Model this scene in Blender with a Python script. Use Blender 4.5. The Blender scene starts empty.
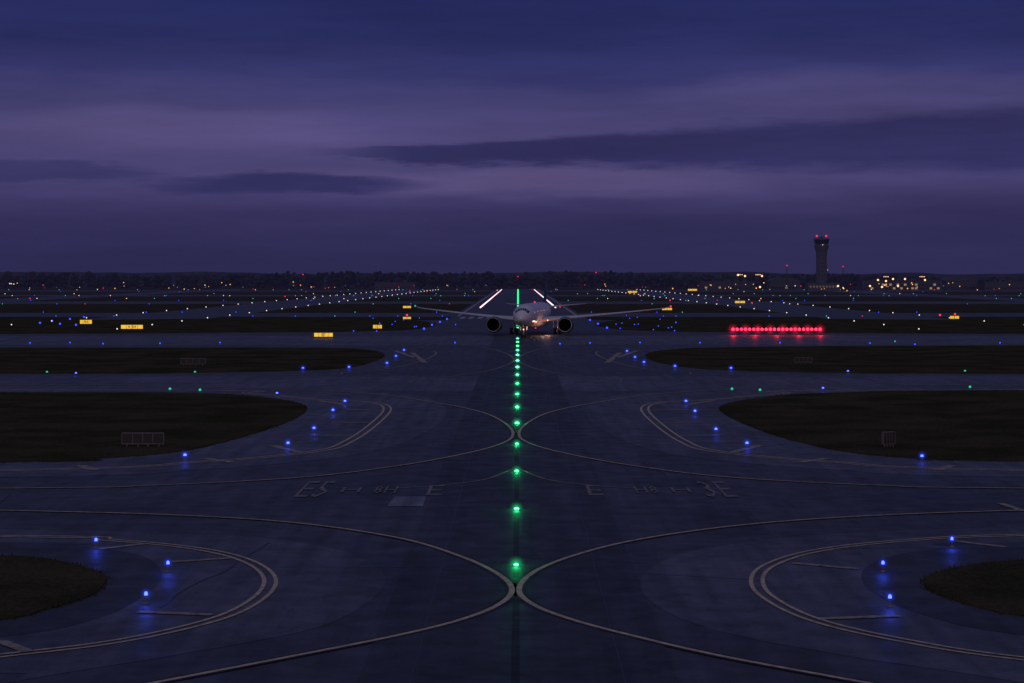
import bpy, bmesh, math, random
from mathutils import Vector, Matrix
from mathutils.geometry import tessellate_polygon
random.seed(7)
F=1991.0; H=14.2; VX=518.0; VY=276.0
scene=bpy.context.scene
COL=scene.collection

def px_to_ground(u,v,z=0.0):
    """image pixel coordinates -> ground position in metres (x right, y ahead)"""
    d=F*(H-z)/(v-VY)
    return ((u-VX)*d/F, d)

def lin(c):
    out=[]
    for a in c:
        a=a/255.0
        out.append(a/12.92 if a<=0.04045 else ((a+0.055)/1.055)**2.4)
    return tuple(out)+(1.0,)

# ---------------------------------------------------------------- materials
def new_mat(name):
    m=bpy.data.materials.new(name); m.use_nodes=True
    return m,m.node_tree,m.node_tree.nodes['Principled BSDF']
def N(nt,t,**k):
    n=nt.nodes.new(t)
    for a,b in k.items(): setattr(n,a,b)
    return n
def mat_simple(name,col,rough=0.6,metal=0.0,var=0.15,scale=3.0,emit=None,es=0.0,spec=0.5):
    m,nt,b=new_mat(name)
    tc=N(nt,'ShaderNodeTexCoord'); no=N(nt,'ShaderNodeTexNoise')
    no.inputs['Scale'].default_value=scale; no.inputs['Detail'].default_value=4
    nt.links.new(tc.outputs['Object'],no.inputs['Vector'])
    r=N(nt,'ShaderNodeValToRGB')
    r.color_ramp.elements[0].position=0.3; r.color_ramp.elements[1].position=0.7
    r.color_ramp.elements[0].color=tuple(c*(1-var) for c in col[:3])+(1,)
    r.color_ramp.elements[1].color=tuple(min(1,c*(1+var)) for c in col[:3])+(1,)
    nt.links.new(no.outputs['Fac'],r.inputs['Fac']); nt.links.new(r.outputs['Color'],b.inputs['Base Color'])
    b.inputs['Roughness'].default_value=rough; b.inputs['Metallic'].default_value=metal
    b.inputs['Specular IOR Level'].default_value=spec
    if emit:
        b.inputs['Emission Color'].default_value=tuple(emit[:3])+(1,); b.inputs['Emission Strength'].default_value=es
    return m
def mat_emit(name,col,s):
    m,nt,b=new_mat(name)
    b.inputs['Base Color'].default_value=(0.02,0.02,0.02,1)
    b.inputs['Emission Color'].default_value=tuple(col)+(1,); b.inputs['Emission Strength'].default_value=s
    b.inputs['Roughness'].default_value=0.3
    try: m.cycles.emission_sampling='NONE'
    except Exception: pass
    return m

def mat_pavement(name,col,rough=0.5,joints=None,contrast=0.4,streak=0.3,spec=0.42,jd=0.75):
    m,nt,b=new_mat(name); L=nt.links.new
    tc=N(nt,'ShaderNodeTexCoord')
    def noise(sc,det,vec=(1,1,1),ro=0.55):
        mp=N(nt,'ShaderNodeMapping'); mp.inputs['Scale'].default_value=vec
        L(tc.outputs['Object'],mp.inputs['Vector'])
        n=N(nt,'ShaderNodeTexNoise'); n.inputs['Scale'].default_value=sc; n.inputs['Detail'].default_value=det
        n.inputs['Roughness'].default_value=ro
        L(mp.outputs['Vector'],n.inputs['Vector']); return n.outputs['Fac']
    def rng(s,a,bb,lo,hi):
        r=N(nt,'ShaderNodeMapRange'); r.inputs[1].default_value=a; r.inputs[2].default_value=bb
        r.inputs[3].default_value=lo; r.inputs[4].default_value=hi
        L(s,r.inputs[0]); return r.outputs[0]
    def mul(a,bb):
        q=N(nt,'ShaderNodeMath',operation='MULTIPLY'); L(a,q.inputs[0])
        if isinstance(bb,float): q.inputs[1].default_value=bb
        else: L(bb,q.inputs[1])
        return q.outputs[0]
    big=rng(noise(0.06,5),0.3,0.7,1-contrast,1+contrast)
    fine=rng(noise(9,3,ro=0.8),0.3,0.7,0.66,1.34)
    st=rng(noise(1.0,4,(1.1,0.035,1)),0.35,0.65,1-streak,1+streak)
    midn=noise(0.5,4)
    f=mul(mul(big,rng(midn,0.3,0.7,1-contrast*0.6,1+contrast*0.6)),mul(fine,st))
    # thin meandering cracks
    vor=N(nt,'ShaderNodeTexVoronoi',feature='DISTANCE_TO_EDGE'); vor.inputs['Scale'].default_value=0.13
    wm=N(nt,'ShaderNodeVectorMath',operation='ADD'); nz=N(nt,'ShaderNodeTexNoise'); nz.inputs['Scale'].default_value=0.25; nz.inputs['Detail'].default_value=3
    L(tc.outputs['Object'],nz.inputs['Vector']); sc=N(nt,'ShaderNodeVectorMath',operation='SCALE'); sc.inputs['Scale'].default_value=6
    L(nz.outputs['Color'],sc.inputs[0]); L(tc.outputs['Object'],wm.inputs[0]); L(sc.outputs[0],wm.inputs[1]); L(wm.outputs[0],vor.inputs['Vector'])
    cr=rng(vor.outputs['Distance'],0.0,0.012,0.6,1.0); f=mul(f,cr)
    if joints:
        sp=N(nt,'ShaderNodeSeparateXYZ'); L(tc.outputs['Object'],sp.inputs[0])
        for ax,step in zip(('X','Y'),joints):
            dv=N(nt,'ShaderNodeMath',operation='DIVIDE'); L(sp.outputs[ax],dv.inputs[0]); dv.inputs[1].default_value=step
            fr=N(nt,'ShaderNodeMath',operation='FRACT'); L(dv.outputs[0],fr.inputs[0])
            f=mul(f,rng(fr.outputs[0],0.0,0.1/step,jd,1.0))
    mx=N(nt,'ShaderNodeVectorMath',operation='SCALE'); mx.inputs[0].default_value=col[:3]; L(f,mx.inputs['Scale'])
    L(mx.outputs[0],b.inputs['Base Color'])
    rr=rng(midn,0.3,0.7,rough+0.12,rough-0.09); L(rr,b.inputs['Roughness'])
    b.inputs['Specular IOR Level'].default_value=spec
    bp=N(nt,'ShaderNodeBump'); bp.inputs['Strength'].default_value=0.35; bp.inputs['Distance'].default_value=0.02
    L(noise(9,3,ro=0.7),bp.inputs['Height']); L(bp.outputs[0],b.inputs['Normal'])
    return m

def mat_grass(name):
    m,nt,b=new_mat(name); L=nt.links.new
    tc=N(nt,'ShaderNodeTexCoord')
    n1=N(nt,'ShaderNodeTexNoise'); n1.inputs['Scale'].default_value=0.12; n1.inputs['Detail'].default_value=6
    n2=N(nt,'ShaderNodeTexNoise'); n2.inputs['Scale'].default_value=5; n2.inputs['Detail'].default_value=5; n2.inputs['Roughness'].default_value=0.75
    L(tc.outputs['Object'],n1.inputs[0]); L(tc.outputs['Object'],n2.inputs[0])
    r=N(nt,'ShaderNodeValToRGB'); r.color_ramp.elements[0].position=0.35; r.color_ramp.elements[1].position=0.65
    r.color_ramp.elements[0].color=(0.040,0.041,0.020,1); r.color_ramp.elements[1].color=(0.085,0.068,0.038,1)
    L(n1.outputs['Fac'],r.inputs[0])
    mr=N(nt,'ShaderNodeMapRange'); mr.inputs[1].default_value=0.3; mr.inputs[2].default_value=0.7; mr.inputs[3].default_value=0.4; mr.inputs[4].default_value=1.6
    L(n2.outputs['Fac'],mr.inputs[0])
    s=N(nt,'ShaderNodeVectorMath',operation='SCALE'); L(r.outputs[0],s.inputs[0]); L(mr.outputs[0],s.inputs['Scale'])
    L(s.outputs[0],b.inputs['Base Color']); b.inputs['Roughness'].default_value=1; b.inputs['Specular IOR Level'].default_value=0.0
    bp=N(nt,'ShaderNodeBump'); bp.inputs['Strength'].default_value=0.8; bp.inputs['Distance'].default_value=0.08
    L(n2.outputs['Fac'],bp.inputs['Height']); L(bp.outputs[0],b.inputs['Normal'])
    return m

def mat_paint(name,col,wear=0.5,hi=0.62,base=None):
    m,nt,b=new_mat(name); L=nt.links.new
    tc=N(nt,'ShaderNodeTexCoord')
    n=N(nt,'ShaderNodeTexNoise'); n.inputs['Scale'].default_value=2.2; n.inputs['Detail'].default_value=8; n.inputs['Roughness'].default_value=0.75
    L(tc.outputs['Object'],n.inputs[0])
    r=N(nt,'ShaderNodeValToRGB'); r.color_ramp.elements[0].position=0.36; r.color_ramp.elements[1].position=hi
    r.color_ramp.elements[0].color=(base or tuple(c*(1-wear) for c in col))+(1,); r.color_ramp.elements[1].color=tuple(col)+(1,)
    L(n.outputs['Fac'],r.inputs[0]); L(r.outputs[0],b.inputs['Base Color']); b.inputs['Roughness'].default_value=0.6
    return m

M_base=mat_pavement('asphalt',(0.043,0.042,0.046),0.50)
M_dark=mat_pavement('dark_asphalt',(0.030,0.030,0.033),0.53,spec=0.38)
M_light=mat_pavement('shoulder_concrete',(0.076,0.077,0.088),0.50,joints=(7.5,7.5))
M_band=mat_pavement('taxiway_concrete',(0.080,0.081,0.092),0.48,joints=(7.5,9))
M_grass=mat_grass('dry_grass')
M_yel=mat_paint('yellow_paint',(0.80,0.60,0.36),0.55,0.60)
M_yel2=mat_paint('worn_yellow_paint',(0.50,0.40,0.28),0.80)
M_yel3=mat_paint('faded_marking_paint',(0.40,0.34,0.27),0.8,0.66,(0.05,0.048,0.05))
M_whi=mat_paint('white_paint',(0.6,0.6,0.6),0.7)
M_blk=mat_pavement('black_paint_border',(0.014,0.014,0.015),0.6,spec=0.3)
M_seal=mat_simple('crack_sealant',(0.018,0.018,0.020),0.4)
M_metal=mat_simple('fixture_metal',(0.25,0.22,0.10),0.45,0.6)
M_dkmetal=mat_simple('dark_metal',(0.04,0.04,0.045),0.5,0.4)
E_blue=mat_emit('blue_lens',(0.035,0.06,1.0),8)
E_bluefar=mat_emit('blue_lens_far',(0.03,0.06,1.0),2.2)
E_green=mat_emit('green_lens',(0.10,1.0,0.36),5)
E_greenm=mat_emit('green_lens_far',(0.01,1.0,0.26),2.0)
E_greend=mat_emit('green_lens_dim',(0.03,0.8,0.4),0.8)
E_cyan=mat_emit('cyan_lens',(0.10,0.9,0.62),0.85)
E_white=mat_emit('white_lens',(1.0,0.84,0.82),1.4)
E_pink=mat_emit('runway_edge_lens',(1.0,0.66,0.70),2.0)
E_warm=mat_emit('warm_lens',(1.0,0.62,0.3),2.0)
E_amber=mat_emit('amber_lens',(1.0,0.45,0.08),1.5)
E_red=mat_emit('red_lens',(1.0,0.02,0.06),4.5)
E_redfar=mat_emit('red_lens_far',(1.0,0.03,0.06),1.5)

# ---------------------------------------------------------------- helpers
def obj_from(name,verts,faces,mats,midx=None,smooth=False,parent=None):
    me=bpy.data.meshes.new(name); me.from_pydata(verts,[],faces)
    for m in (mats if isinstance(mats,(list,tuple)) else [mats]): me.materials.append(m)
    if midx:
        for p,i in zip(me.polygons,midx): p.material_index=i
    if smooth:
        for p in me.polygons: p.use_smooth=True
    me.update()
    o=bpy.data.objects.new(name,me); COL.objects.link(o)
    if parent: o.parent=parent
    return o
def empty(name,loc=(0,0,0),rz=0):
    e=bpy.data.objects.new(name,None); COL.objects.link(e); e.location=loc; e.rotation_euler=(0,0,rz); e.empty_display_size=0.5
    return e
def spline(pts,n=14):
    out=[]; P=[Vector(p) for p in pts]; P=[2*P[0]-P[1]]+P+[2*P[-1]-P[-2]]
    for i in range(1,len(P)-2):
        p0,p1,p2,p3=P[i-1:i+3]
        for k in range(n):
            t=k/n
            out.append(0.5*((2*p1)+(-p0+p2)*t+(2*p0-5*p1+4*p2-p3)*t*t+(-p0+3*p1-3*p2+p3)*t**3))
    out.append(P[-2]); return out
def gcurve(pts,n=14):
    return [Vector(px_to_ground(p.x,p.y)) for p in spline(pts,n)]
def offset(path,d):
    out=[]
    for i,p in enumerate(path):
        a=path[max(0,i-1)]; b=path[min(len(path)-1,i+1)]
        t=(b-a); t.normalize(); out.append(p+Vector((-t.y,t.x))*d)
    return out
class Buf:
    def __init__(s): s.v=[]; s.f=[]; s.m=[]
    def ribbon(s,path,w,z,mi=0):
        l=offset(path,w/2); r=offset(path,-w/2); b=len(s.v)
        for a,c in zip(l,r): s.v.append((a.x,a.y,z)); s.v.append((c.x,c.y,z))
        for i in range(len(path)-1):
            s.f.append((b+2*i,b+2*i+1,b+2*i+3,b+2*i+2)); s.m.append(mi)
    def quad(s,pts,z,mi=0):
        b=len(s.v); s.v+=[(p[0],p[1],z) for p in pts]; s.f.append(tuple(range(b,b+len(pts)))); s.m.append(mi)
    def box(s,x0,x1,y0,y1,z0,z1,mi=0):
        b=len(s.v); s.v+=[(x,y,z) for z in (z0,z1) for x,y in ((x0,y0),(x1,y0),(x1,y1),(x0,y1))]
        for f in ((0,3,2,1),(4,5,6,7),(0,1,5,4),(1,2,6,5),(2,3,7,6),(3,0,4,7)):
            s.f.append(tuple(b+i for i in f)); s.m.append(mi)
    def cyl(s,x,y,z0,z1,r0,r1,n=10,mi=0,cap=True):
        b=len(s.v)
        for z,r in ((z0,r0),(z1,r1)):
            for i in range(n):
                a=2*math.pi*i/n; s.v.append((x+r*math.cos(a),y+r*math.sin(a),z))
        for i in range(n):
            j=(i+1)%n; s.f.append((b+i,b+j,b+n+j,b+n+i)); s.m.append(mi)
        if cap:
            s.f.append(tuple(b+n+i for i in range(n))); s.m.append(mi)
            s.f.append(tuple(b+n-1-i for i in range(n))); s.m.append(mi)
    def ball(s,x,y,z,r,mi=0,seg=8,rings=5,sz=1.0):
        b=len(s.v); s.v.append((x,y,z+r*sz))
        for k in range(1,rings):
            ph=math.pi*k/rings
            for i in range(seg):
                a=2*math.pi*i/seg; s.v.append((x+r*math.sin(ph)*math.cos(a),y+r*math.sin(ph)*math.sin(a),z+r*sz*math.cos(ph)))
        s.v.append((x,y,z-r*sz)); last=len(s.v)-1
        for i in range(seg):
            j=(i+1)%seg; s.f.append((b,b+1+i,b+1+j)); s.m.append(mi)
            s.f.append((last,last-seg+j,last-seg+i)); s.m.append(mi)
        for k in range(rings-2):
            for i in range(seg):
                j=(i+1)%seg; q=b+1+k*seg; s.f.append((q+i,q+seg+i,q+seg+j,q+j)); s.m.append(mi)
    def make(s,name,mats,smooth=False,parent=None):
        return obj_from(name,s.v,s.f,mats,s.m,smooth,parent)
def mir(pts,c=516.0): return [(2*c-x,y) for x,y in pts]
def flat_poly(name,path,z,mat,skirt=0.0,jit=0.0):
    P=[Vector((p.x+random.uniform(-jit,jit),p.y+random.uniform(-jit,jit)*2)) for p in path]
    v=[(p.x,p.y,z) for p in P]; n=len(v)
    tris=tessellate_polygon([[Vector((p.x,p.y,0)) for p in P]])
    f=[]
    for t in tris:
        a,b,c=[P[i] for i in t]
        f.append(tuple(t) if (b-a).cross(c-a)>0 else tuple(reversed(t)))
    if skirt:
        v+=[(p.x,p.y,z-skirt) for p in P]
        f+=[(i,(i+1)%n,n+(i+1)%n,n+i) for i in range(n)]
    return obj_from(name,v,f,mat)

# ---------------------------------------------------------------- ground
b=Buf(); b.quad([(-30000,-600),(30000,-600),(30000,45000),(-30000,45000)],0.0); b.make('ground',M_grass)
b=Buf(); b.quad([(-420,20),(420,20),(420,640),(-420,640)],0.02); b.make('taxiway_apron_pavement',M_base)

Aout_l=[(-900,520),(-200,526),(0,530),(150,533),(280,540),(350,554),(385,578),(365,605),(310,630),(180,655),(0,685),(-300,745),(-900,860)]
Aout_r=[(1960,520),(1230,526),(1024,528),(880,532),(760,541),(680,555),(642,578),(655,605),(720,632),(850,657),(1030,685),(1330,745),(1960,860)]
Ain_l=[(-900,540),(0,543),(80,547),(140,556),(162,573),(150,592),(100,618),(0,638),(-300,665),(-900,700)]
Ain_r=[(1960,540),(1024,543),(950,548),(890,557),(862,573),(874,594),(925,616),(1024,636),(1330,665),(1960,700)]
Agr_l=[(-900,548),(-200,555),(0,557),(60,563),(98,574),(105,584),(88,598),(45,611),(0,621),(-200,640),(-900,672)]
Agr_r=[(1960,552),(1200,560),(1024,562),(965,568),(932,576),(924,586),(945,598),(985,610),(1024,617),(1200,634),(1960,672)]
Bout_l=[(-900,384),(150,386),(300,389),(400,394),(438,402),(446,415),(427,432),(385,449),(320,460),(200,470),(0,478),(-900,490)]
Bgr_l=[(-900,391),(0,393),(180,393.5),(255,397),(303,406),(292,420),(240,438),(180,452),(100,459),(0,463),(-900,472)]
Bgr_r=[(1960,390),(1024,391),(850,393),(772,397),(722,407),(740,422),(790,440),(850,453),(920,459),(1024,462),(1960,472)]
Cgr_l=[(-900,346),(0,348),(300,348),(365,350),(384,355),(370,363),(330,369.5),(200,373),(0,374),(-900,375)]
Cgr_r=[(1960,345),(1024,346),(740,347.5),(670,350),(646,355),(660,363),(715,370),(840,373),(1024,374),(1960,375)]
Dgr_l=[(-900,318),(0,320),(200,319),(380,319),(432,323),(425,328),(370,331.5),(200,333),(0,334),(-900,335)]
Dgr_r=mir(Dgr_l,516)
for nm,pts,z,mt in (('concrete_shoulder',Aout_l,0.030,M_light),('concrete_shoulder',Aout_r,0.030,M_light),
                    ('asphalt_shoulder',Ain_l,0.040,M_dark),('asphalt_shoulder',Ain_r,0.040,M_dark),
                    ('concrete_shoulder',Bout_l,0.034,M_light),('concrete_shoulder',mir(Bout_l),0.034,M_light)):
    flat_poly(nm,gcurve(pts,10),z,mt)
for pts,j in ((Agr_l,0.05),(Agr_r,0.05),(Bgr_l,0.12),(Bgr_r,0.12),(Cgr_l,0.2),(Cgr_r,0.2),(Dgr_l,0.3),(Dgr_r,0.3)):
    flat_poly('grass_island',gcurve(pts,16),0.10,M_grass,skirt=0.09,jit=j)
# ragged turf tufts along the near island edges
tv=[];tf=[]
for pts in (Agr_l,Agr_r,Bgr_l,Bgr_r):
    g=gcurve(pts,16)
    for a,c in zip(g,g[1:]):
        if abs(a.x)>70: continue
        for k in range(int((c-a).length*14)):
            q=a.lerp(c,random.random())+Vector((random.gauss(0,.12),random.gauss(0,.2))); h=random.uniform(.10,.24); an=random.uniform(0,6.28)
            dx=.05*math.cos(an); dy=.05*math.sin(an); i=len(tv)
            tv+=[(q.x-dx,q.y-dy,.03),(q.x+dx,q.y+dy,.03),(q.x+random.uniform(-.06,.06),q.y+random.uniform(-.06,.06),h)]; tf.append((i,i+1,i+2))
obj_from('grass_tufts',tv,tf,M_grass)
# cross taxiways (lighter concrete bands)
b=Buf()
def bandy(v): return F*H/(v-VY)
b.quad([(-420,bandy(391)),(420,bandy(391)),(420,bandy(376.5)),(-420,bandy(376.5))],0.026)
b.quad([(-420,bandy(345)),(420,bandy(345)),(420,bandy(336)),(-420,bandy(336))],0.026)
b.make('cross_taxiway',M_band)
# dark centre taxiway strip
b=Buf(); b.quad([(-5.6,20),(5.6,20),(5.6,640),(-5.6,640)],0.044); b.make('centre_taxiway',M_dark)
# distant runway and taxiways
b=Buf()
b.quad([(-23,640),(23,640),(23,2150),(-23,2150)],0.03)
for s in (-1,1):
    b.quad([(s*125-20,500),(s*125+20,500),(s*100+18,2150),(s*100-18,2150)],0.034)
    b.quad([(s*300-20,700),(s*300+20,700),(s*300+18,2150),(s*300-18,2150)],0.034)
b.make('runway',M_base)
b=Buf()
for v0,v1 in ((317,313),(304,301.5),(296.5,295),(291.5,290.5)):
    b.quad([(-900,bandy(v0)),(900,bandy(v0)),(900,bandy(v1)),(-900,bandy(v1))],0.042)
b.make('distant_taxiway',M_base)

# ---------------------------------------------------------------- markings
L1=[(-900,492),(-300,506),(0,511),(180,516),(300,524),(400,539),(460,557),(498,575),(512,591),(498,606),(460,621),(400,636),(300,656),(160,683),(0,714),(-300,775)]
R1=[(1960,492),(1330,506),(1024,511),(860,517),(740,526),(640,540),(575,556),(534,573),(519,591),(534,606),(570,620),(625,635),(720,657),(860,683),(1030,714),(1330,775)]
L2=[(-900,497),(0,489),(150,486),(300,478),(400,466),(470,453),(504,443),(513,434),(504,423),(480,412),(430,402),(370,394),(250,388),(0,385),(-900,384)]
L3=[(395,489),(440,486),(485,480),(512,470)]
L4=[(-900,341),(300,342),(440,344),(490,349),(513,358),(505,366),(470,374),(400,380),(200,383),(-900,384)]
AL=[(-900,530),(0,537),(110,541),(200,550),(250,563),(270,581),(256,601),(213,621),(120,642),(0,657),(-300,690),(-900,745)]
AR=[(1960,528),(1330,532),(1024,536),(910,541),(820,551),(772,565),(757,580),(768,598),(815,621),(900,641),(1024,660),(1330,690),(1960,745)]
BL=[(-900,388),(150,390.5),(250,394),(320,400),(368,402.5),(387,408),(378,421),(350,441),(315,452),(200,462.5),(0,471),(-900,481)]
CL=[(-900,344),(300,345.6),(400,350),(436,353),(408,365),(350,372.5),(200,376),(-900,378.5)]
b=Buf()
for c in (L1,R1,L2,mir(L2)):
    g=gcurve(c,18); b.ribbon(g,0.26,0.060,0)
for c in (L3,mir(L3)): b.ribbon(gcurve(c,18),0.2,0.060,1)
for c in (L4,mir(L4)): b.ribbon(gcurve(c,12),0.3,0.060,1)
for c in (AL,AR):
    g=gcurve(c,18)
    for d in (-0.27,0.27): b.ribbon(offset(g,d),0.20,0.060,0)
for c in (BL,mir(BL)):
    g=gcurve(c,16)
    for d in (-0.38,0.38): b.ribbon(offset(g,d),0.24,0.060,0)
for c in (CL,mir(CL)):
    g=gcurve(c,12)
    b.ribbon(g,0.35,0.060,1)
def tick(a,c,w=0.5,mi=1):
    b.ribbon([Vector(px_to_ground(*a)),Vector(px_to_ground(*c))],w,0.064,mi)
for a,c in (((100,550),(142,545)),((172,563),(230,559)),((138,613),(212,616)),((0,642),(28,653)),
            ((955,542),(1006,548)),((793,564),(858,570)),((820,620),(900,617)),((1000,504),(1024,512))): tick(a,c,0.5)
for a,c in (((346,410),(379,411)),((332,423),(371,423)),((312,436),(352,436)),((272,446),(300,453)),((205,459),(232,463)),((80,466),(95,471)),((318,401),(345,405))):
    tick(a,c,0.8); tick(mir([a])[0],mir([c])[0],0.8)
for a,c in (((412,353),(425,363)),((395,351),(415,358))):
    tick(a,c,1.0); tick(mir([a])[0],mir([c])[0],1.0)
# runway markings
for s in (-1,1):
    b.ribbon([Vector((s*21,700)),Vector((s*21,2100))],0.9,0.05,2)
    for k in range(6): b.quad([(s*(3+k*3),660),(s*(3+k*3)+1.6*s,660),(s*(3+k*3)+1.6*s,690),(s*(3+k*3),690)],0.05,2)
b.make('painted_taxi_markings',[M_yel,M_yel2,M_whi])
b=Buf()
b.ribbon([Vector((-0.09,25)),Vector((-0.09,640))],0.30,0.052)
for c in (L1,R1,L2,mir(L2)): b.ribbon(gcurve(c,18),0.62,0.054)
b.make('marking_black_border',M_blk)

# surface-painted letters
def ground_text(s,u0,u1,v0,v1,mat):
    cu=bpy.data.curves.new('painted_letters','FONT'); cu.body=s; cu.resolution_u=1; cu.offset=-0.004
    o=bpy.data.objects.new('painted_letters',cu); COL.objects.link(o)
    bpy.context.view_layer.update()
    dg=bpy.context.evaluated_depsgraph_get(); me=bpy.data.meshes.new_from_object(o.evaluated_get(dg))
    bpy.data.objects.remove(o)
    xs=[v.co.x for v in me.vertices]; ys=[v.co.y for v in me.vertices]
    x0,y1=px_to_ground(u0,v0); x1,_=px_to_ground(u1,(v0+v1)/2); x0,_=px_to_ground(u0,(v0+v1)/2); _,y0=px_to_ground(u0,v1)
    for v in me.vertices:
        v.co.x=x0+(v.co.x-min(xs))/(max(xs)-min(xs))*(x1-x0)
        v.co.y=y0+(v.co.y-min(ys))/(max(ys)-min(ys))*(y1-y0); v.co.z=0.066
    me.materials.clear(); me.materials.append(mat)
    for p in me.polygons: p.material_index=0
    o=bpy.data.objects.new('painted_letters',me); COL.objects.link(o)
for s,u0,u1,v0,v1 in (('E5',301,330,482,498),('H',342,361,488,493),('8H',374,397,487,494),('E',428,443,486,496)):
    ground_text(s,u0,u1,v0,v1,M_yel3)
for s,u0,u1,v0,v1 in (('3E',702,731,482,498),('H',671,690,488,493),('H8',635,658,487,494),('E',587,602,486,496)):
    ground_text(s,u0,u1,v0,v1,M_yel3)
for s,u0,u1,v0,v1 in (('E7',412,425,379,384),('H',434,440,379,383)):
    ground_text(s,u0,u1,v0,v1,M_yel3); ground_text(s,1036-u1,1036-u0,v0,v1,M_yel3)

# patches, seals, seams
b=Buf()
for (u0,u1,v0,v1) in ((391,424,497,507),):
    b.quad([px_to_ground(u0-4,v1),px_to_ground(u1-1,v1),px_to_ground(u1+2,v0),px_to_ground(u0+4,v0)],0.048)
b.make('pavement_patch',mat_pavement('patch_concrete',(0.15,0.155,0.175),0.5))
b=Buf()
for x in (-3.75,3.75):
    pth=[Vector((x+random.uniform(-.04,.04),y)) for y in range(25,420,4)]; b.ribbon(pth,0.05,0.048)
for k in range(46):
    y=random.uniform(70,330); x=random.uniform(-60,60)*y/150; n=random.randint(6,16); ang=random.choice((0,0,0,1.57,random.uniform(-.6,.6))); 
    p=Vector((x,y)); path=[p.copy()]
    for i in range(n):
        ang+=random.uniform(-.12,.12); p=p+Vector((math.cos(ang),math.sin(ang)))*1.4; path.append(p.copy())
    b.ribbon(path,random.uniform(0.05,0.11),0.049)
b.make('crack_seal_lines',M_seal)

# rectangular repaired panels of slightly different asphalt
b=Buf()
for k in range(22):
    y=random.uniform(66,230); x=random.uniform(-.27,.27)*y; w=random.uniform(2,7); l=random.uniform(4,20)
    if abs(x)<7: continue
    b.quad([(x,y),(x+w,y),(x+w,y+l),(x,y+l)],0.0222+k*0.0002,k%2)
b.make('asphalt_repair_panels',[M_dark,mat_pavement('repair_asphalt',(0.050,0.050,0.056),0.55)])

# ---------------------------------------------------------------- lamps
def halo_mat(name,col,s):  # self-glowing volume that imitates bloom around a lamp; no mist is modelled
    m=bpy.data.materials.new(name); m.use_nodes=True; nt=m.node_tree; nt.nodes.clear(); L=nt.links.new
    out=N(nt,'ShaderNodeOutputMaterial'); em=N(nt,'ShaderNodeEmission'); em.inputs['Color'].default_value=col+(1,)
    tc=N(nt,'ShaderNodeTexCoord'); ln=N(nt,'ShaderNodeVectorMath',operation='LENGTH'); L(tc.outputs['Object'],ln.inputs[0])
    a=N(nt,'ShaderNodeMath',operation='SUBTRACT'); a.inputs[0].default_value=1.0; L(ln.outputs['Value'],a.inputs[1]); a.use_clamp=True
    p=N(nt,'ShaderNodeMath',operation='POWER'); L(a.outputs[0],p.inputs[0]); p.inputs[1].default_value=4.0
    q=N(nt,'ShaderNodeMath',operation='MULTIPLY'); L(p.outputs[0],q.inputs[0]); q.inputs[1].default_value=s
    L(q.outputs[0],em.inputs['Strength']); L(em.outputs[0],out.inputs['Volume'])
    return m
HB=halo_mat('blue_lamp_bloom',(0.02,0.06,1.0),4.0)
HG=halo_mat('green_lamp_bloom',(0.02,1.0,0.30),2.6)
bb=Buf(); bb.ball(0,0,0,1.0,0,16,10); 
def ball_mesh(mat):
    me=bpy.data.meshes.new('lamp_bloom'); me.from_pydata(bb.v,[],bb.f); me.materials.append(mat); return me
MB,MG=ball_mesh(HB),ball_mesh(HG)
def plight(parent,z,col,e,r=0.06):
    l=bpy.data.lights.new('lamp','POINT'); l.color=col; l.energy=e; l.shadow_soft_size=r
    o=bpy.data.objects.new('lamp',l); COL.objects.link(o); o.parent=parent; o.location=(0,0,z); return o
# shared mesh: elevated edge light
b=Buf()
b.cyl(0,0,0.0,0.03,0.16,0.15,12,0); b.cyl(0,0,0.03,0.30,0.025,0.025,8,0); b.cyl(0,0,0.30,0.35,0.06,0.07,10,0)
b.cyl(0,0,0.35,0.44,0.075,0.07,12,1); b.ball(0,0,0.44,0.07,1,12,6)
ED=bpy.data.meshes.new('taxiway_edge_light'); ED.from_pydata(b.v,[],b.f); ED.materials.append(M_metal); ED.materials.append(E_blue)
for p,i in zip(ED.polygons,b.m): p.material_index=i
def edge_light(u,v,power=22,hal=0.5,s=1.0):
    x,y=px_to_ground(u,v,0.45); 
    o=bpy.data.objects.new('taxiway_edge_light',ED); COL.objects.link(o); o.location=(x,y,0.05); o.scale=(s,s,1)
    if power: plight(o,0.62,(0.03,0.08,1.0),power,.12)
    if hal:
        h=bpy.data.objects.new('lamp_bloom',MB); COL.objects.link(h); h.parent=o; h.location=(0,0,0.42); h.scale=(hal/s,hal/s,hal)
for u,v in ((96,540),(168,563),(146,594),(952,539),(883,563),(890,597)): edge_light(u,v,14,hal=0.40)
for u,v in ((345,401),(333,410),(314,428),(288,443),(185,455),(686,401),(695,411),(716,429),(747,443),(922,456)): edge_light(u,v,8,hal=0.55,s=1.6)
for u,v in ((404,350),(396,356),(387,363),(349,367),(303,368),(627,351),(635,357),(644,362),(675,366),(731,368)): edge_light(u,v,5,hal=0.7,s=2.0)
for u,v in ((277,393),(823,388),(848,371),(76,373)): edge_light(u,v,0,hal=0,s=1.8)
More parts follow.
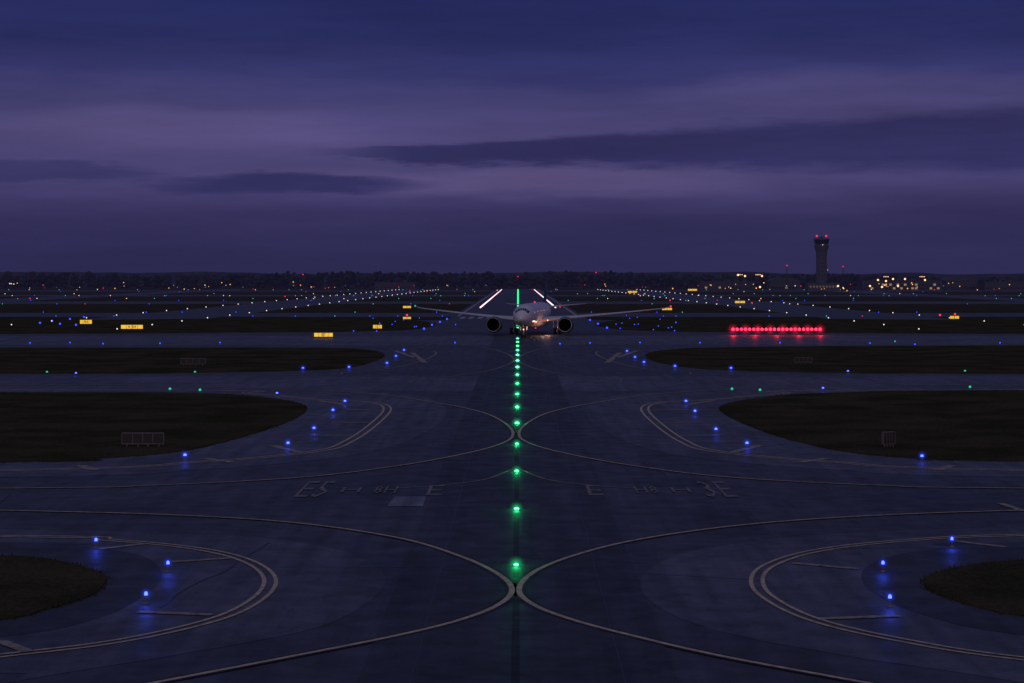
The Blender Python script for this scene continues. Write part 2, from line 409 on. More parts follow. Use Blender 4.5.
# in-pavement green centreline lights
b=Buf(); b.cyl(0,0,0.0,0.02,0.2,0.17,16,0); b.ball(0,0,0.02,0.12,1,14,8,sz=0.7)
GD=bpy.data.meshes.new('taxiway_centreline_light'); GD.from_pydata(b.v,[],b.f); GD.materials.append(M_dkmetal); GD.materials.append(E_green)
for p,i in zip(GD.polygons,b.m): p.material_index=i
for i in range(22):
    y=97.3+23.3*i
    if 452<y<525: continue
    o=bpy.data.objects.new('taxiway_centreline_light',GD); COL.objects.link(o); o.location=(-0.09,y,0.056)
    s=1.0 if y<110 else (1.3 if y<180 else (1.8 if y<300 else 2.4)); o.scale=(s,s,s)
    if i<14: plight(o,0.30/s,(0.02,1.0,0.30),26 if i<5 else 40,0.05)
    h=bpy.data.objects.new('lamp_bloom',MG); COL.objects.link(h); h.parent=o; h.location=(0,0,0.05)
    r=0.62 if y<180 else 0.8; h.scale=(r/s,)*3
# mass lights
def lights(name,pts,mat,seg=6,rings=4):
    b=Buf()
    for x,y,z,r in pts: b.ball(x,y,z,r,0,seg,rings)
    return b.make(name,mat)
pts=[]; y=560
while y<2050: pts.append((0,y,0.15,0.22+y/5000)); y+=18
lights('runway_centreline_lights',pts,E_greenm)
pts=[]
for s in (-1,1):
    y=880
    while y<2050: pts.append((s*16.6,y,0.35,0.34)); y+=12
lights('runway_edge_lights',pts,E_pink)
pts=[]
for s in (-1,1):
    for off in (-20,20):
        y=520
        while y<2080:
            t=(y-500)/1650; pts.append((s*(125-25*t)+off,y,0.4,0.10+y/7500)); y+=46
lights('parallel_runway_edge_lights',pts,E_white)
pts=[];pc=[];pg=[];pw=[];pa=[];pr=[]
for v in (313,317,301,304.5,296,292):
    y=bandy(v); x=-0.34*y
    while x<0.34*y:
        if abs(x)>26 and random.random()<0.45: 
            q=random.random(); (pts if q<.72 else pc if q<.86 else pr if q<.92 else pw).append((x,y,0.35,0.09+y/9000))
        x+=y*0.013*random.uniform(.7,1.9)
for v in (299,296,294,290,287.5,285.5):
    y=bandy(v); x=-0.34*y
    while x<0.34*y:
        if abs(x)>30 and random.random()<0.55: 
            (pc if random.random()<.75 else pw).append((x,y+random.uniform(-12,12),0.3,0.08+y/7500))
        x+=y*0.008*random.uniform(.6,2.6)
for u in (30,70,103,160,220,455,590,640,700,780,870,915,1000,560): pts.append((*px_to_ground(u,341+random.uniform(3,5)),0.35,0.16))
for u,v in ((47,373),(195,373),(170,390),(200,391),(732,390),(760,391),(965,372),(970,388),(895,342)): pg.append((*px_to_ground(u,v),0.15,0.16))
for k in range(30):
    s=random.choice((-1,1)); u=518+s*random.uniform(60,170); v=random.uniform(316,333); 
    pts.append((*px_to_ground(u,v),0.35,0.15))
for u,v in ((440,323),(432,326),(424,330),(447,320),(590,321),(598,325),(607,329),(583,318),(52,322),(60,325),(70,320),(76,326),(40,324),(84,318)): pts.append((*px_to_ground(u,v),0.35,0.30))
lights('distant_blue_lights',pts,E_bluefar); lights('distant_green_lights',pc,E_cyan); lights('cross_taxiway_green_lights',pg,E_greend)
# horizon lamps
for k in range(60):
    u=random.choice((random.uniform(725,1020),random.uniform(725,1020),random.uniform(0,300),random.uniform(0,1020))); y=random.uniform(1800,2150)
    (pw if random.random()<.6 else pa).append(((u-VX)*y/F,y,random.uniform(1,8),random.uniform(.3,.6)))
for k in range(44):
    u=random.uniform(0,1024); y=random.uniform(1500,2150); (pa if random.random()<.6 else pr).append(((u-VX)*y/F,y,random.uniform(1,6),random.uniform(.25,.5)))
for u,v in ((738,275),(745,276),(762,276),(878,280),(886,281),(893,279),(905,279),(925,280),(870,286),(882,287),(898,286),(760,287),(838,286)):
    y=1850; pw.append(((u-VX)*y/F,y,H-(v-VY)*y/F,.95))
for u,v in ((410,292),(407,318),(752,305),(560,309),(670,302),(30,300),(285,298),(940,318),(955,317),(597,287)):
    x,y=px_to_ground(u,v); pr.append((x,y,1,0.35))
lights('distant_floodlights',pw,E_warm); lights('distant_amber_lights',pa,E_amber); lights('distant_red_lights',pr,E_redfar)

# ---------------------------------------------------------------- red light bar
x0,y0=px_to_ground(733,335); x1,_=px_to_ground(820,335)
e=empty('red_light_bar',((x0+x1)/2,y0,0.12)); w=(x1-x0)/2
b=Buf(); b.box(-w-.2,w+.2,-.12,.12,0.75,0.9,0)
n=22
for i in range(n):
    x=-w+2*w*i/(n-1); b.cyl(x,0,0.9,1.0,.09,.09,8,0)
    if i%3==0: b.cyl(x,0,0,0.75,.06,.05,8,0)
b.make('frame',M_dkmetal,parent=e)
b=Buf()
for i in range(n): b.ball(-w+2*w*i/(n-1),-.1,1.25,0.36,0,10,7)
b.make('red_lenses',E_red,parent=e)
for k in range(5): 
    o=plight(e,1.6,(1,0.02,0.05),330,0.3); o.location.x=-w+2*w*k/4; o.location.y=-1.2
HR=halo_mat('red_lamp_bloom',(1.0,0.01,0.05),1.1); MR=ball_mesh(HR)  # added glow balls imitate the bloom along the red bar
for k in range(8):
    h=bpy.data.objects.new('lamp_bloom',MR); COL.objects.link(h); h.parent=e; h.location=(-w+2*w*k/7,-.1,1.25); h.scale=(2.0,)*3

# ---------------------------------------------------------------- signs
E_sign=mat_emit('lit_yellow_panel',(1.0,0.58,0.04),0.95)
M_signback=mat_simple('sign_back',(0.03,0.03,0.032),0.6)
M_signedge=mat_simple('sign_frame',(0.20,0.18,0.15),0.5,0.3)
def sign(u0,u1,v0,v1,txt,lit=True,rz=0,wid=None):
    x,y=px_to_ground((u0+u1)/2,v1); w=(wid or (u1-u0)*y/F)/2; h=(v1-v0)*y/F
    e=empty('airfield_guidance_sign',(x,y,0.06),rz)
    b=Buf(); lz=0.25*h
    b.box(-w,w,-.1,.1,lz,h,0)
    for xx in (-w*.8,-w*.25,w*.25,w*.8):
        b.box(xx-.04,xx+.04,-.05,.05,0,lz-.05,1); b.box(xx-.12,xx+.12,-.12,.12,0,.04,1)
    b.box(-w-.03,w+.03,-.13,.13,h,h+.05,1); b.box(-w-.03,w+.03,-.13,.13,lz-.05,lz,1)
    b.box(-w-.08,-w-.032,-.13,.13,lz-.05,h+.05,1); b.box(w+.032,w+.08,-.13,.13,lz-.05,h+.05,1)
    for k in range(1,4): b.box(-w+2*w*k/4-.02,-w+2*w*k/4+.02,-.125,-.1,lz,h,1)
    b.make('cabinet',[M_signback,M_signedge],parent=e)
    if lit:
        b=Buf()
        for k in range(4): b.box(-w+2*w*k/4+.04,-w+2*w*(k+1)/4-.04,-.118,-.102,lz+.05,h-.05,0)
        b.make('lit_panel',E_sign,parent=e)
        cu=bpy.data.curves.new('legend','FONT'); cu.body=txt; cu.align_x='CENTER'; cu.size=h*0.75; cu.extrude=0.003
        o=bpy.data.objects.new('legend',cu); COL.objects.link(o); o.parent=e; o.location=(0,-.124,lz+.14*h); o.rotation_euler=(math.pi/2,0,0); cu.materials.append(M_signback)
    return e
sign(123,163,434,447.5,'',False); sign(882,895,433,448,'',False,0.5); sign(181,205,359,366,'',False); sign(795,812,358,364,'',False)
sign(80,92,320,325.5,'A4'); sign(121,143,325,330.5,'A B4'); sign(314,333,333,338.5,'B7'); sign(373,382,325,330,'C')
sign(950,959,316,320,'E'); sign(403,411,306,309,'F'); sign(403,411,317,320,'G'); sign(662,672,308,311,'H'); sign(628,637,291,293.5,'K'); sign(688,697,289,291.5,'L')
sign(735,745,301,304,'D')

# ---------------------------------------------------------------- airliner
M_white=mat_simple('aircraft_white_paint',(0.80,0.77,0.78),0.28,0,0.06,0.4)
M_grey=mat_simple('wing_grey_paint',(0.62,0.62,0.64),0.3,0.15,0.08,0.8)
M_navy=mat_simple('tail_navy_paint',(0.012,0.014,0.035),0.35)
M_glass=mat_simple('cockpit_glass',(0.01,0.01,0.013),0.08)
M_chrome=mat_simple('inlet_lip_metal',(0.35,0.35,0.37),0.3,1.0,0.05)
M_eng=mat_simple('engine_cowl_paint',(0.05,0.052,0.065),0.35)
M_tyreb=mat_simple('tyre_black',(0.015,0.015,0.015),0.8)
M_fan=mat_simple('fan_blades',(0.04,0.04,0.045),0.3,0.8)
A=empty('airliner',(4.1,488,0.05),math.radians(-6.5))
def loft(name,secs,mat,n=28,mi=None,mats=None):
    v=[];f=[]
    for (yy,xc,zc,rx,rz) in secs:
        for i in range(n):
            a=2*math.pi*i/n; v.append((xc+rx*math.cos(a),yy,zc+rz*math.sin(a)))
    for k in range(len(secs)-1):
        for i in range(n):
            j=(i+1)%n; f.append((k*n+i,k*n+j,(k+1)*n+j,(k+1)*n+i))
    f.append(tuple(range(n-1,-1,-1))); f.append(tuple((len(secs)-1)*n+i for i in range(n)))
    return obj_from(name,v,f,mat,None,True,A)
R=2.75; Zc=4.9
loft('fuselage',[(-31,0,4.25,.06,.06),(-30.7,0,4.28,.5,.45),(-30,0,4.35,1.0,.9),(-29,0,4.45,1.45,1.4),(-27.6,0,4.6,1.95,1.95),(-26,0,4.75,2.35,2.35),(-23.5,0,4.87,2.65,2.65),(-20,0,Zc,R,R),(0,0,Zc,R,R),(8,0,Zc,R,R),(14,0,5.05,2.6,2.55),(20,0,5.5,2.05,1.95),(25,0,5.95,1.35,1.3),(29,0,6.3,.7,.65),(31,0,6.45,.25,.25)],M_white,36)
loft('wing_body_fairing',[(-11,0,3.0,.5,.3),(-8,0,2.9,2.5,1.0),(-3,0,2.85,3.1,1.3),(4,0,2.85,3.1,1.3),(9,0,3.0,2.2,.9),(12,0,3.1,.5,.3)],M_grey,24)
def foil(name,secs,mat,vert=False):
    # secs (span, yLE, chord, z, thick)
    prof=[(0,0),(.06,.6),(.2,1),(.4,.95),(.7,.5),(1,.03),(.7,-.25),(.4,-.5),(.2,-.6),(.06,-.45)]
    v=[];f=[];n=len(prof)
    for sp,yl,c,z,t in secs:
        for px,pz in prof:
            if vert: v.append((pz*t/2,yl+px*c,sp))
            else: v.append((sp,yl+px*c,z+pz*t/2))
    for k in range(len(secs)-1):
        for i in range(n):
            j=(i+1)%n; f.append((k*n+i,k*n+j,(k+1)*n+j,(k+1)*n+i))
    f.append(tuple(range(n))); f.append(tuple((len(secs)-1)*n+i for i in range(n)))
    o=obj_from(name,v,f,mat,None,True,A); return o
for s,nm in ((-1,'left'),(1,'right')):
    foil('wing_'+nm,[(0,-9.5,15.5,3.3,1.9),(s*2.6,-8,13.8,3.45,1.7),(s*9.5,-2.4,8.8,4.0,1.05),(s*18,4.2,6,4.75,.65),(s*27,11.2,3.7,5.6,.4),(s*31,14.6,2.5,6.0,.28),(s*32.6,17.0,1.2,6.5,.15)],M_grey)
    foil('tailplane_'+nm,[(0,21,6.5,6.2,.7),(s*2,22,5.8,6.3,.6),(s*10.5,28.2,2.2,7.0,.2)],M_grey)
    ex=s*8.6; ez=2.5; y0=-13.2
    # nacelle
    n=28; prof=[(0.25,1.48),(0.0,1.58),(0.02,1.68),(.4,1.86),(1.6,1.98),(3.2,1.9),(5.2,1.45),(5.2,1.3)]
    v=[];f=[]
    pr2=[(2.0,1.42)]+prof
    for py,r in pr2:
        for i in range(n):
            a=2*math.pi*i/n; v.append((ex+r*math.cos(a),y0+py,ez+r*math.sin(a)))
    idx=[]
    for k in range(len(pr2)-1):
        for i in range(n):
            j=(i+1)%n; f.append((k*n+i,k*n+j,(k+1)*n+j,(k+1)*n+i)); idx.append(1 if k in (1,2) else 0)
    obj_from('engine_nacelle_'+nm,v,f,[M_eng,M_chrome],idx,True,A)
    v=[(ex,y0+1.2,ez)];f=[];idx=[]
    NB=22
    for i in range(NB):
        a=2*math.pi*i/NB; a2=a+0.2
        bse=len(v); v+=[(ex+.45*math.cos(a),y0+1.5,ez+.45*math.sin(a)),(ex+1.44*math.cos(a),y0+1.5,ez+1.44*math.sin(a)),(ex+1.44*math.cos(a2),y0+1.8,ez+1.44*math.sin(a2)),(ex+.45*math.cos(a2),y0+1.8,ez+.45*math.sin(a2))]
        f.append((bse,bse+1,bse+2,bse+3)); idx.append(0)
    obj_from('fan_'+nm,v,f,[M_fan],idx,False,A)
    loft('spinner_'+nm,[(y0+.7,ex,ez,.04,.04),(y0+1.1,ex,ez,.3,.3),(y0+1.6,ex,ez,.48,.48),(y0+2.0,ex,ez,1.44,1.44)],M_fan,16)
    loft('exhaust_cone_'+nm,[(y0+4.6,ex,ez,1.0,1.0),(y0+6,ex,ez,.8,.8),(y0+7.2,ex,ez,.3,.3)],M_dkmetal,16)
    b=Buf(); b.box(ex-.2,ex+.2,y0+2.2,y0+11,ez+1.4,4.05,0); b.make('pylon_'+nm,M_grey,parent=A)
    # main gear
    gx=s*5.4; b=Buf(); b.cyl(gx,2.5,1.0,3.6,.22,.26,10,0); b.box(gx-.12,gx+.12,.6,4.4,.62,.86,0); b.box(gx-.95*s-.04,gx-.95*s+.04,1.4,3.6,1.5,3.2,0)
    b.make('main_gear_strut_'+nm,M_grey,parent=A)
    v=[];b=Buf()
    for wy in (1.0,2.5,4.0):
        for wx in (-.6,.6):
            base=len(b.v); b.cyl(0,0,-.24,.24,.66,.66,20,0)
            for q in range(base,len(b.v)):
                x,y,z=b.v[q]; b.v[q]=(gx+wx+z,wy+x,.68+y)
    b.make('main_wheels_'+nm,M_tyreb,parent=A)
foil('vertical_fin',[(6.2,19.5,9.5,0,.8),(9.0,23,6.6,0,.55),(13.0,27.5,3.2,0,.3)],M_navy,True)
b=Buf(); b.cyl(0,-24.5,.9,3.0,.15,.18,10,0); b.box(-.35,.35,-24.6,-24.4,.55,.75,0); b.box(-.75,-.7,-25.6,-23.6,1.6,2.7,0); b.box(.7,.75,-25.6,-23.6,1.6,2.7,0)
b.make('nose_gear_strut',M_grey,parent=A)
b=Buf()
for wx in (-.38,.38):
    base=len(b.v); b.cyl(0,0,-.18,.18,.52,.52,20,0)
    for q in range(base,len(b.v)):
        x,y,z=b.v[q]; b.v[q]=(wx+z,-24.5+x,.54+y)
b.make('nose_wheels',M_tyreb,parent=A)
# cockpit windows & cabin windows sit just proud of the skin
def fus_r(y):
    st=[(-31,.06,4.25),(-30,.95,4.35),(-29,1.42,4.45),(-27.6,1.95,4.6),(-26,2.35,4.75),(-23.5,2.65,4.87),(-20,2.75,4.9),(8,2.75,4.9),(14,2.58,5.05),(20,2.0,5.5)]
    for (a,ra,za),(c,rc,zc) in zip(st,st[1:]):
        if a<=y<=c:
            t=(y-a)/(c-a); return ra+(rc-ra)*t, za+(zc-za)*t
    return 2.75,4.9
b=Buf()
def skinq(y0,y1,a0,a1,mi=0,off=.04):
    base=len(b.v)
    for yy,aa in ((y0,a0),(y1,a0),(y1,a1),(y0,a1)):
        r,z=fus_r(yy); r+=off; b.v.append((r*math.cos(aa),yy,z+r*math.sin(aa)))
    b.f.append((base,base+1,base+2,base+3)); b.m.append(mi)
for (a0,a1) in ((.62,.95),(1.0,1.28),(1.33,1.54)):
    for q in (0,1):
        A0,A1=(a0,a1) if q==0 else (math.pi-a1,math.pi-a0)
        for t in range(3):
            d=(A1-A0)/3; skinq(-28.3,-27.1,A0+d*t,A0+d*(t+1),0,.05)
b.make('cockpit_windows',M_glass,parent=A)
b=Buf()
y=-24
while y<18:
    for a in (.28,math.pi-.28-.11): skinq(y,y+.26,a,a+.11,0 if random.random()<.6 else 1,.03)
    y+=.85
b.make('cabin_windows',[M_glass,mat_emit('cabin_glow',(1,.75,.5),.35)],parent=A)
b=Buf(); b.ball(-32.6,17.6,6.5,.22,0,8,6); b.make('nav_light_green',E_greend,parent=A)
b=Buf(); b.ball(32.6,17.6,6.5,.22,0,8,6); b.ball(0,2,1.45,.22,0,8,6); b.ball(0,0,7.75,.2,0,8,6); b.make('nav_light_red',E_redfar,parent=A)
b=Buf(); b.ball(0,-24.8,1.7,.16,0,8,6); b.ball(-4,-8.2,3.5,.12,0,8,6); b.ball(4,-8.2,3.5,.14,0,8,6); b.make('taxi_lights',E_warm,parent=A)
o=plight(A,1.7,(1,.78,.62),90,.3); o.location=(3.6,-16,2.2)
o=plight(A,1.0,(1,.35,.22),200,.3); o.location=(4.2,-9.5,1.3)

# ---------------------------------------------------------------- control tower
M_conc=mat_simple('tower_concrete',(0.085,0.085,0.105),0.85,0,0.12,0.2)
M_cab=mat_simple('cab_glass',(0.02,0.025,0.04),0.1)
T=empty('control_tower',((821.5-VX)*1900/F,1900,0))
def ring(name,prof,mat,n=8,sm=False):
    v=[];f=[]
    for z,r in prof:
        for i in range(n):
            a=2*math.pi*(i+.5)/n; v.append((r*math.cos(a),r*math.sin(a),z))
    for k in range(len(prof)-1):
        for i in range(n):
            j=(i+1)%n; f.append((k*n+i,k*n+j,(k+1)*n+j,(k+1)*n+i))
    f.append(tuple((len(prof)-1)*n+i for i in range(n)))
    return obj_from(name,v,f,mat,None,sm,T)
ring('shaft',[(0,5.8),(6,5.6),(10,5.4),(30,5.2),(37,5.5),(41,6.6),(42,6.9)],M_conc)
ring('lower_gallery',[(42.02,7.4),(43.2,7.4),(43.2,6.3),(45,6.3)],M_conc)
ring('cab_glazing',[(45.02,6.6),(48.6,7.5)],M_cab)
ring('cab_roof',[(48.62,7.9),(49.5,7.9),(50.2,6.5),(50.2,2.2),(51.6,2.2)],M_conc)
b=Buf()
for i in range(8):
    a=2*math.pi*(i+.5)/8
    b.cyl(6.75*math.cos(a),6.75*math.sin(a),45,48.6,.18,.18,6,0); b.cyl(7.3*math.cos(a),7.3*math.sin(a),43.2,44.3,.05,.05,6,0)
for x,y,h in ((-2,0,54),(2.5,1,53.4),(0,0,55.5),(4.5,0,52.2),(-4.5,0,52.2)): b.cyl(x,y,50,h,.12,.06,6,0)
b.make('mullions_and_antennas',M_dkmetal,parent=T)
b=Buf(); b.ball(-4.5,0,52.4,.9,0); b.ball(4.5,0,52.4,.9,0); b.make('obstruction_lights',E_redfar,parent=T)
b=Buf(); b.ball(0,-7.6,43.8,.35,0); b.ball(5,-5.6,20,.25,0); b.make('gallery_lights',E_warm,parent=T)
b=Buf(); 
for z in range(6,40,4):
    b.box(-.5,.5,-5.35,-4.2,z,z+1.6,0)
b.make('stair_windows',M_cab,parent=T)
b=Buf(); b.box(-14,16,-8,10,0,7,0); b.box(-14.4,16.4,-8.4,10.4,7,7.5,0); b.make('base_building',M_conc,parent=T)
b=Buf()
for k in range(9): b.box(-12.5+k*3.1,-10.8+k*3.1,-8.08,-7.9,3.2,5,0)
b.make('base_windows',mat_emit('base_window_glow',(1,.7,.4),.08),parent=T)

# buildings
M_clad=mat_simple('building_cladding',(0.06,0.06,0.075),0.7)
E_win=mat_emit('window_glow',(1.0,0.62,0.32),.32)
def building(name,u0,u1,D,h,roof='flat',lit=.5):
    x0=(u0-VX)*D/F; x1=(u1-VX)*D/F; e=empty(name,((x0+x1)/2,D,0)); w=(x1-x0)/2
    b=Buf(); b.box(-w,w,0,30,0,h,0); b.box(-w-.5,w+.5,-.5,30.5,h,h+.6,0)
    if roof=='arch':
        n=10; base=len(b.v)
        for yy in (-.4,30.4):
            for i in range(n+1):
                a=math.pi*i/n; b.v.append((-w*math.cos(a),yy,h+.61+4*math.sin(a)))
        for i in range(n): b.f.append((base+i,base+i+1,base+n+2+i,base+n+1+i)); b.m.append(0)
        b.f.append(tuple(base+i for i in range(n+1))); b.m.append(0)
    else:
        for k in range(3): 
            xx=random.uniform(-w*.8,w*.7); b.box(xx,xx+4,8,14,h+.6,h+2.6,0)
    b.make('walls_and_roof',M_clad,parent=e)
    b=Buf(); gd=Buf(); x=-w+1.5
    while x<w-3:
        for z in ([1.2,4.8,8.4] if h>9 else [1.2]):
            if z+2<h: (b if random.random()<lit else gd).box(x,x+2.4,-.1,.05,z,z+1.9,0)
        x+=3.6
    b.make('lit_windows',E_win,parent=e); gd.make('dark_windows',M_cab,parent=e)
building('airport_terminal',862,942,1950,9.5,'flat',.22)
building('aircraft_hangar',946,978,2020,9,'arch',.05)
building('aircraft_hangar',770,800,2050,8,'arch',.05)
building('cargo_building',700,755,2080,8,'flat',.10)
building('service_building',985,1040,1980,8,'flat',.08)
building('service_building',375,415,2120,7,'flat',.0)

def mast(u,v,D,red=True):
    x=(u-VX)*D/F; h=H-(v-VY)*D/F
    e=empty('radio_mast' if red else 'floodlight_mast',(x,D,0)); b=Buf()
    for sx,sy in ((-.6,-.35),(.6,-.35),(0,.7)):
        b.cyl(sx,sy,0,h,.12,.08,6,0)
    z=1
    while z<h: b.box(-.6,.6,-.39,-.33,z,z+.12,0); z+=2
    if not red: b.box(-2.5,2.5,-.5,.2,h,h+.6,0)
    b.make('lattice',M_dkmetal,parent=e)
    b=Buf()
    if red: b.ball(0,0,h+.5,.6,0)
    else:
        for k in (-2,-.7,.7,2): b.ball(k,-.6,h+.3,.4,0)
    b.make('lamp_heads',E_redfar if red else E_warm,parent=e)
mast(787,266,1950); mast(843,267,2000); mast(518,277,2140); mast(303,275,2100); mast(596,273,2150)
for u,v in ((740,275),(758,275),(886,277),(922,277)): mast(u,v,1900,False)

# ---------------------------------------------------------------- tree line
M_leaf=mat_simple('tree_foliage',(0.045,0.050,0.040),1.0,0,0.4,0.05,spec=0.0)
M_trunk=mat_simple('tree_bark',(0.05,0.04,0.03),1.0)
v=[];f=[];mi=[]
phi=(1+5**.5)/2
ico=[Vector(p).normalized() for p in ((-1,phi,0),(1,phi,0),(-1,-phi,0),(1,-phi,0),(0,-1,phi),(0,1,phi),(0,-1,-phi),(0,1,-phi),(phi,0,-1),(phi,0,1),(-phi,0,-1),(-phi,0,1))]
icf=[(0,11,5),(0,5,1),(0,1,7),(0,7,10),(0,10,11),(1,5,9),(5,11,4),(11,10,2),(10,7,6),(7,1,8),(3,9,4),(3,4,2),(3,2,6),(3,6,8),(3,8,9),(4,9,5),(2,4,11),(6,2,10),(8,6,7),(9,8,1)]
x=-1500.0
tb=Buf()
while x<1500:
    for row in range(2):
        D=2260+row*60+random.uniform(-20,20)
        base=15.0+2.0*math.sin(x*.006+1)+1.4*math.sin(x*.021)+(2.8 if x<-30 else 0)
        h=base*random.uniform(.80,1.16); xx=x+random.uniform(-3,3)
        if row==0: tb.cyl(xx,D,0,h*.6,.5,.2,5)
        for k in range(9):
            r=random.uniform(1.2,3.0); cx=xx+random.uniform(-4,4); cz=random.uniform(h*.15,h-r*.7); cy=D+random.uniform(-3,3); bs=len(v)
            for p in ico:
                q=r*random.uniform(.7,1.25); v.append((cx+p.x*q*1.15,cy+p.y*q,cz+p.z*q))
            for t in icf: f.append(tuple(bs+i for i in t))
    x+=5.2
o=obj_from('distant_tree_line',v,f,M_leaf)
t=tb.make('trunks',M_trunk,parent=o)
b=Buf()
n=300
for i in range(n+1):
    xx=-4500+9000*i/n; hh=19.5+1.6*math.sin(i*.21)+1.2*math.sin(i*.63)+random.uniform(-1,1)
    b.v+= [(xx,3300,0),(xx,3400,hh),(xx,3900,hh*.8)]
for i in range(n):
    q=3*i; b.f+=[(q,q+3,q+4,q+1),(q+1,q+4,q+5,q+2)]; b.m+=[0,0]
b.make('wooded_hills',M_leaf)

# ---------------------------------------------------------------- thin dusk haze lying over the far airfield
hm=bpy.data.materials.new('dusk_haze'); hm.use_nodes=True; nt=hm.node_tree; nt.nodes.clear()
out=N(nt,'ShaderNodeOutputMaterial'); ab=N(nt,'ShaderNodeVolumeAbsorption'); ab.inputs['Color'].default_value=(0,0,0,1); SG=0.00011; ab.inputs['Density'].default_value=SG
em=N(nt,'ShaderNodeEmission'); em.inputs['Color'].default_value=lin((46,44,84)); em.inputs['Strength'].default_value=SG
ad=N(nt,'ShaderNodeAddShader'); nt.links.new(ab.outputs[0],ad.inputs[0]); nt.links.new(em.outputs[0],ad.inputs[1]); nt.links.new(ad.outputs[0],out.inputs['Volume'])
b=Buf(); b.box(-4000,4000,620,5000,-2,45); b.make('haze',hm)

# ---------------------------------------------------------------- sky
w=bpy.data.worlds.new('World'); scene.world=w; w.use_nodes=True; nt=w.node_tree; nt.nodes.clear(); L=nt.links.new
def math_(op,a,b=None,clamp=False):
    n=N(nt,'ShaderNodeMath',operation=op); n.use_clamp=clamp
    for i,q in enumerate((a,b)):
        if q is None: continue
        if isinstance(q,(int,float)): n.inputs[i].default_value=q
        else: L(q,n.inputs[i])
    return n.outputs[0]
def mrange(s,a,b_,c,d,smooth=False):
    n=N(nt,'ShaderNodeMapRange'); n.interpolation_type='SMOOTHSTEP' if smooth else 'LINEAR'
    n.inputs[1].default_value=a; n.inputs[2].default_value=b_; n.inputs[3].default_value=c; n.inputs[4].default_value=d
    L(s,n.inputs[0]); return n.outputs[0]
def mixc(f,a,b_):
    n=N(nt,'ShaderNodeMix',data_type='RGBA')
    if isinstance(f,(int,float)): n.inputs[0].default_value=f
    else: L(f,n.inputs[0])
    for i,q in ((6,a),(7,b_)):
        if isinstance(q,tuple): n.inputs[i].default_value=q
        else: L(q,n.inputs[i])
    return n.outputs[2]
tc=N(nt,'ShaderNodeTexCoord'); sp=N(nt,'ShaderNodeSeparateXYZ'); L(tc.outputs['Generated'],sp.inputs[0])
az=math_('ARCTAN2',sp.outputs['X'],sp.outputs['Y']); el=math_('ARCSINE',sp.outputs['Z'])
def nz(sa,se,sc,det,ro=.55,seed=0.0):
    cb=N(nt,'ShaderNodeCombineXYZ'); L(math_('MULTIPLY',az,sa),cb.inputs[0]); L(math_('MULTIPLY',el,se),cb.inputs[1]); cb.inputs[2].default_value=seed
    n=N(nt,'ShaderNodeTexNoise'); n.inputs['Scale'].default_value=sc; n.inputs['Detail'].default_value=det; n.inputs['Roughness'].default_value=ro
    L(cb.outputs[0],n.inputs['Vector']); return n.outputs['Fac']
w1=math_('SUBTRACT',nz(6,30,1,4,.5,1.3),.5)
w2=math_('SUBTRACT',nz(16,120,1,5,.65,4.1),.5)
elw=math_('ADD',math_('ADD',el,math_('MULTIPLY',w1,.026)),math_('MULTIPLY',w2,.008))
ramp=N(nt,'ShaderNodeValToRGB'); cr=ramp.color_ramp
stops=[(0,(44,42,78)),(.10,(48,45,84)),(.22,(54,50,92)),(.36,(71,65,110)),(.50,(76,70,116)),(.62,(68,65,112)),(.72,(52,53,102)),(.84,(42,46,95)),(1.0,(37,42,92))]
cr.elements[0].position=0; cr.elements[0].color=lin(stops[0][1]); cr.elements[1].position=1; cr.elements[1].color=lin(stops[-1][1])
for p,c in stops[1:-1]:
    e_=cr.elements.new(p); e_.color=lin(c)
L(mrange(elw,0,.14,0,1),ramp.inputs[0])
col=ramp.outputs[0]
# long dark stratus wedge to the right
elc=math_('ADD',math_('ADD',el,math_('MULTIPLY',w1,.010)),math_('MULTIPLY',w2,.014))
dv=math_('ABSOLUTE',math_('SUBTRACT',elc,math_('ADD',.0635,math_('MULTIPLY',az,.01))))
hw=mrange(az,-.10,.24,.0022,.019)
m1=math_('SUBTRACT',1.0,math_('DIVIDE',dv,hw)); m1=mrange(m1,-.10,.45,0,1,True)
m1=math_('MULTIPLY',m1,mrange(az,-.115,-.05,0,1,True))
m1=math_('MULTIPLY',m1,mrange(az,.45,.8,1,0))
def lens(a0,e0,ra,re):
    p=math_('POWER',math_('DIVIDE',math_('SUBTRACT',az,a0),ra),2.0); q=math_('POWER',math_('DIVIDE',math_('SUBTRACT',elc,e0),re),2.0)
    return mrange(math_('ADD',p,q),.2,1.3,1,0,True)
m2=lens(-.115,.0465,.075,.0060); m3=math_('MULTIPLY',lens(-.24,.051,.07,.005),.7)
dark=math_('MAXIMUM',math_('MAXIMUM',m1,m2),m3)
col=mixc(math_('MULTIPLY',dark,.85),col,lin((45,45,90)))
def glowp(a0,e0,ra,re):
    p=math_('POWER',math_('DIVIDE',math_('SUBTRACT',az,a0),ra),2.0); q=math_('POWER',math_('DIVIDE',math_('SUBTRACT',elw,e0),re),2.0)
    return mrange(math_('ADD',p,q),0,1,1,0,True)
col=mixc(math_('MULTIPLY',glowp(-.01,.049,.16,.012),math_('SUBTRACT',.35,math_('MULTIPLY',dark,.35))),col,lin((104,90,132)))
col=mixc(math_('MULTIPLY',glowp(.17,.090,.12,.013),math_('SUBTRACT',.30,math_('MULTIPLY',dark,.3))),col,lin((88,80,128)))
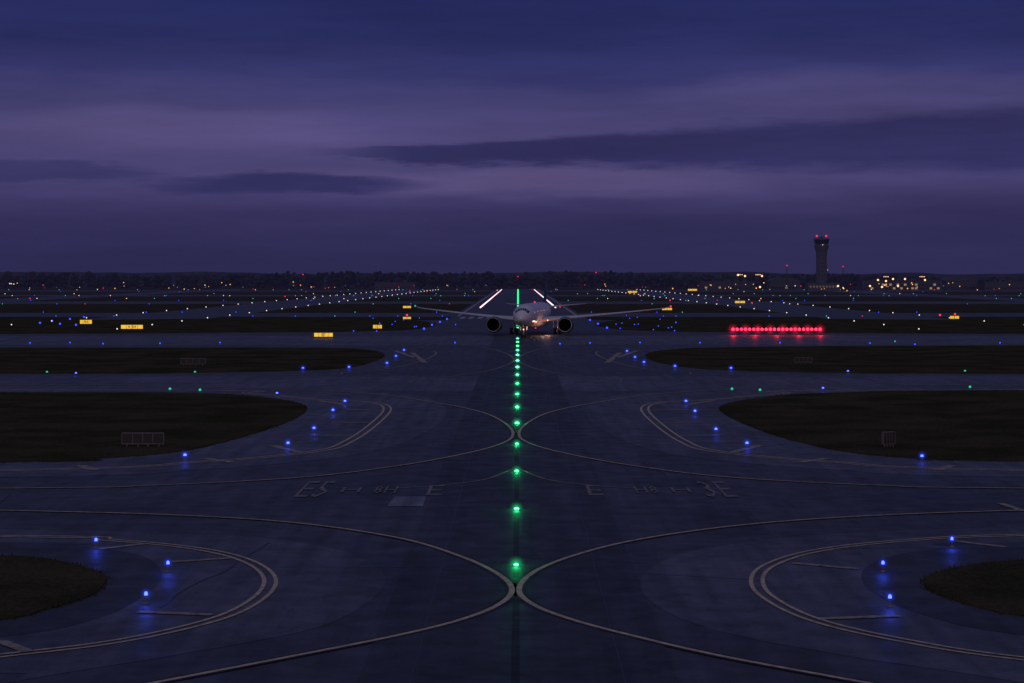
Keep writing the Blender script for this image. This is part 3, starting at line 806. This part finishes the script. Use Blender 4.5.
col=mixc(math_('MULTIPLY',glowp(-.17,.072,.12,.015),.3),col,lin((98,88,132)))
var=mrange(nz(5,42,1,6,.6,2.7),.3,.7,.82,1.18)
sc=N(nt,'ShaderNodeVectorMath',operation='SCALE'); L(col,sc.inputs[0]); L(var,sc.inputs['Scale']); col=sc.outputs[0]
# overhead dusk blue, and afterglow behind the viewer
up=mrange(el,.15,.75,0,1,True)
col=mixc(up,col,(0.072,0.085,0.175,1))
back=math_('MULTIPLY',mrange(sp.outputs['Y'],.1,-.9,0,1,True),mrange(el,-.02,.9,1,0))
col=mixc(math_('MULTIPLY',back,.9),col,(0.34,0.26,0.31,1))
bg=N(nt,'ShaderNodeBackground'); L(col,bg.inputs['Color']); bg.inputs['Strength'].default_value=1.0
sky=N(nt,'ShaderNodeTexSky'); sky.sky_type='NISHITA'; sky.sun_disc=False; sky.sun_elevation=math.radians(-4); sky.sun_rotation=math.radians(180)
bg2=N(nt,'ShaderNodeBackground'); L(sky.outputs[0],bg2.inputs['Color']); bg2.inputs['Strength'].default_value=0.02
ad=N(nt,'ShaderNodeAddShader'); L(bg.outputs[0],ad.inputs[0]); L(bg2.outputs[0],ad.inputs[1])
wo=N(nt,'ShaderNodeOutputWorld'); L(ad.outputs[0],wo.inputs['Surface'])
# faint afterglow as a very soft sun from behind the viewer
sl=bpy.data.lights.new('dusk_afterglow','SUN'); sl.energy=0.14; sl.angle=math.radians(30); sl.color=(1,.74,.72)
so=bpy.data.objects.new('dusk_afterglow',sl); COL.objects.link(so); so.rotation_euler=(math.radians(68),0,math.radians(-12))

# ---------------------------------------------------------------- camera
cam=bpy.data.cameras.new('camera'); co=bpy.data.objects.new('camera',cam); COL.objects.link(co)
co.location=(0,0,H); co.rotation_euler=(math.pi/2,0,0)
cam.sensor_width=36; cam.lens=F*36/1024; cam.shift_x=-6/1024; cam.shift_y=-65.5/1024
cam.clip_end=60000; cam.clip_start=.5
scene.camera=co
scene.view_settings.view_transform='Standard'; scene.view_settings.look='None'; scene.view_settings.exposure=0
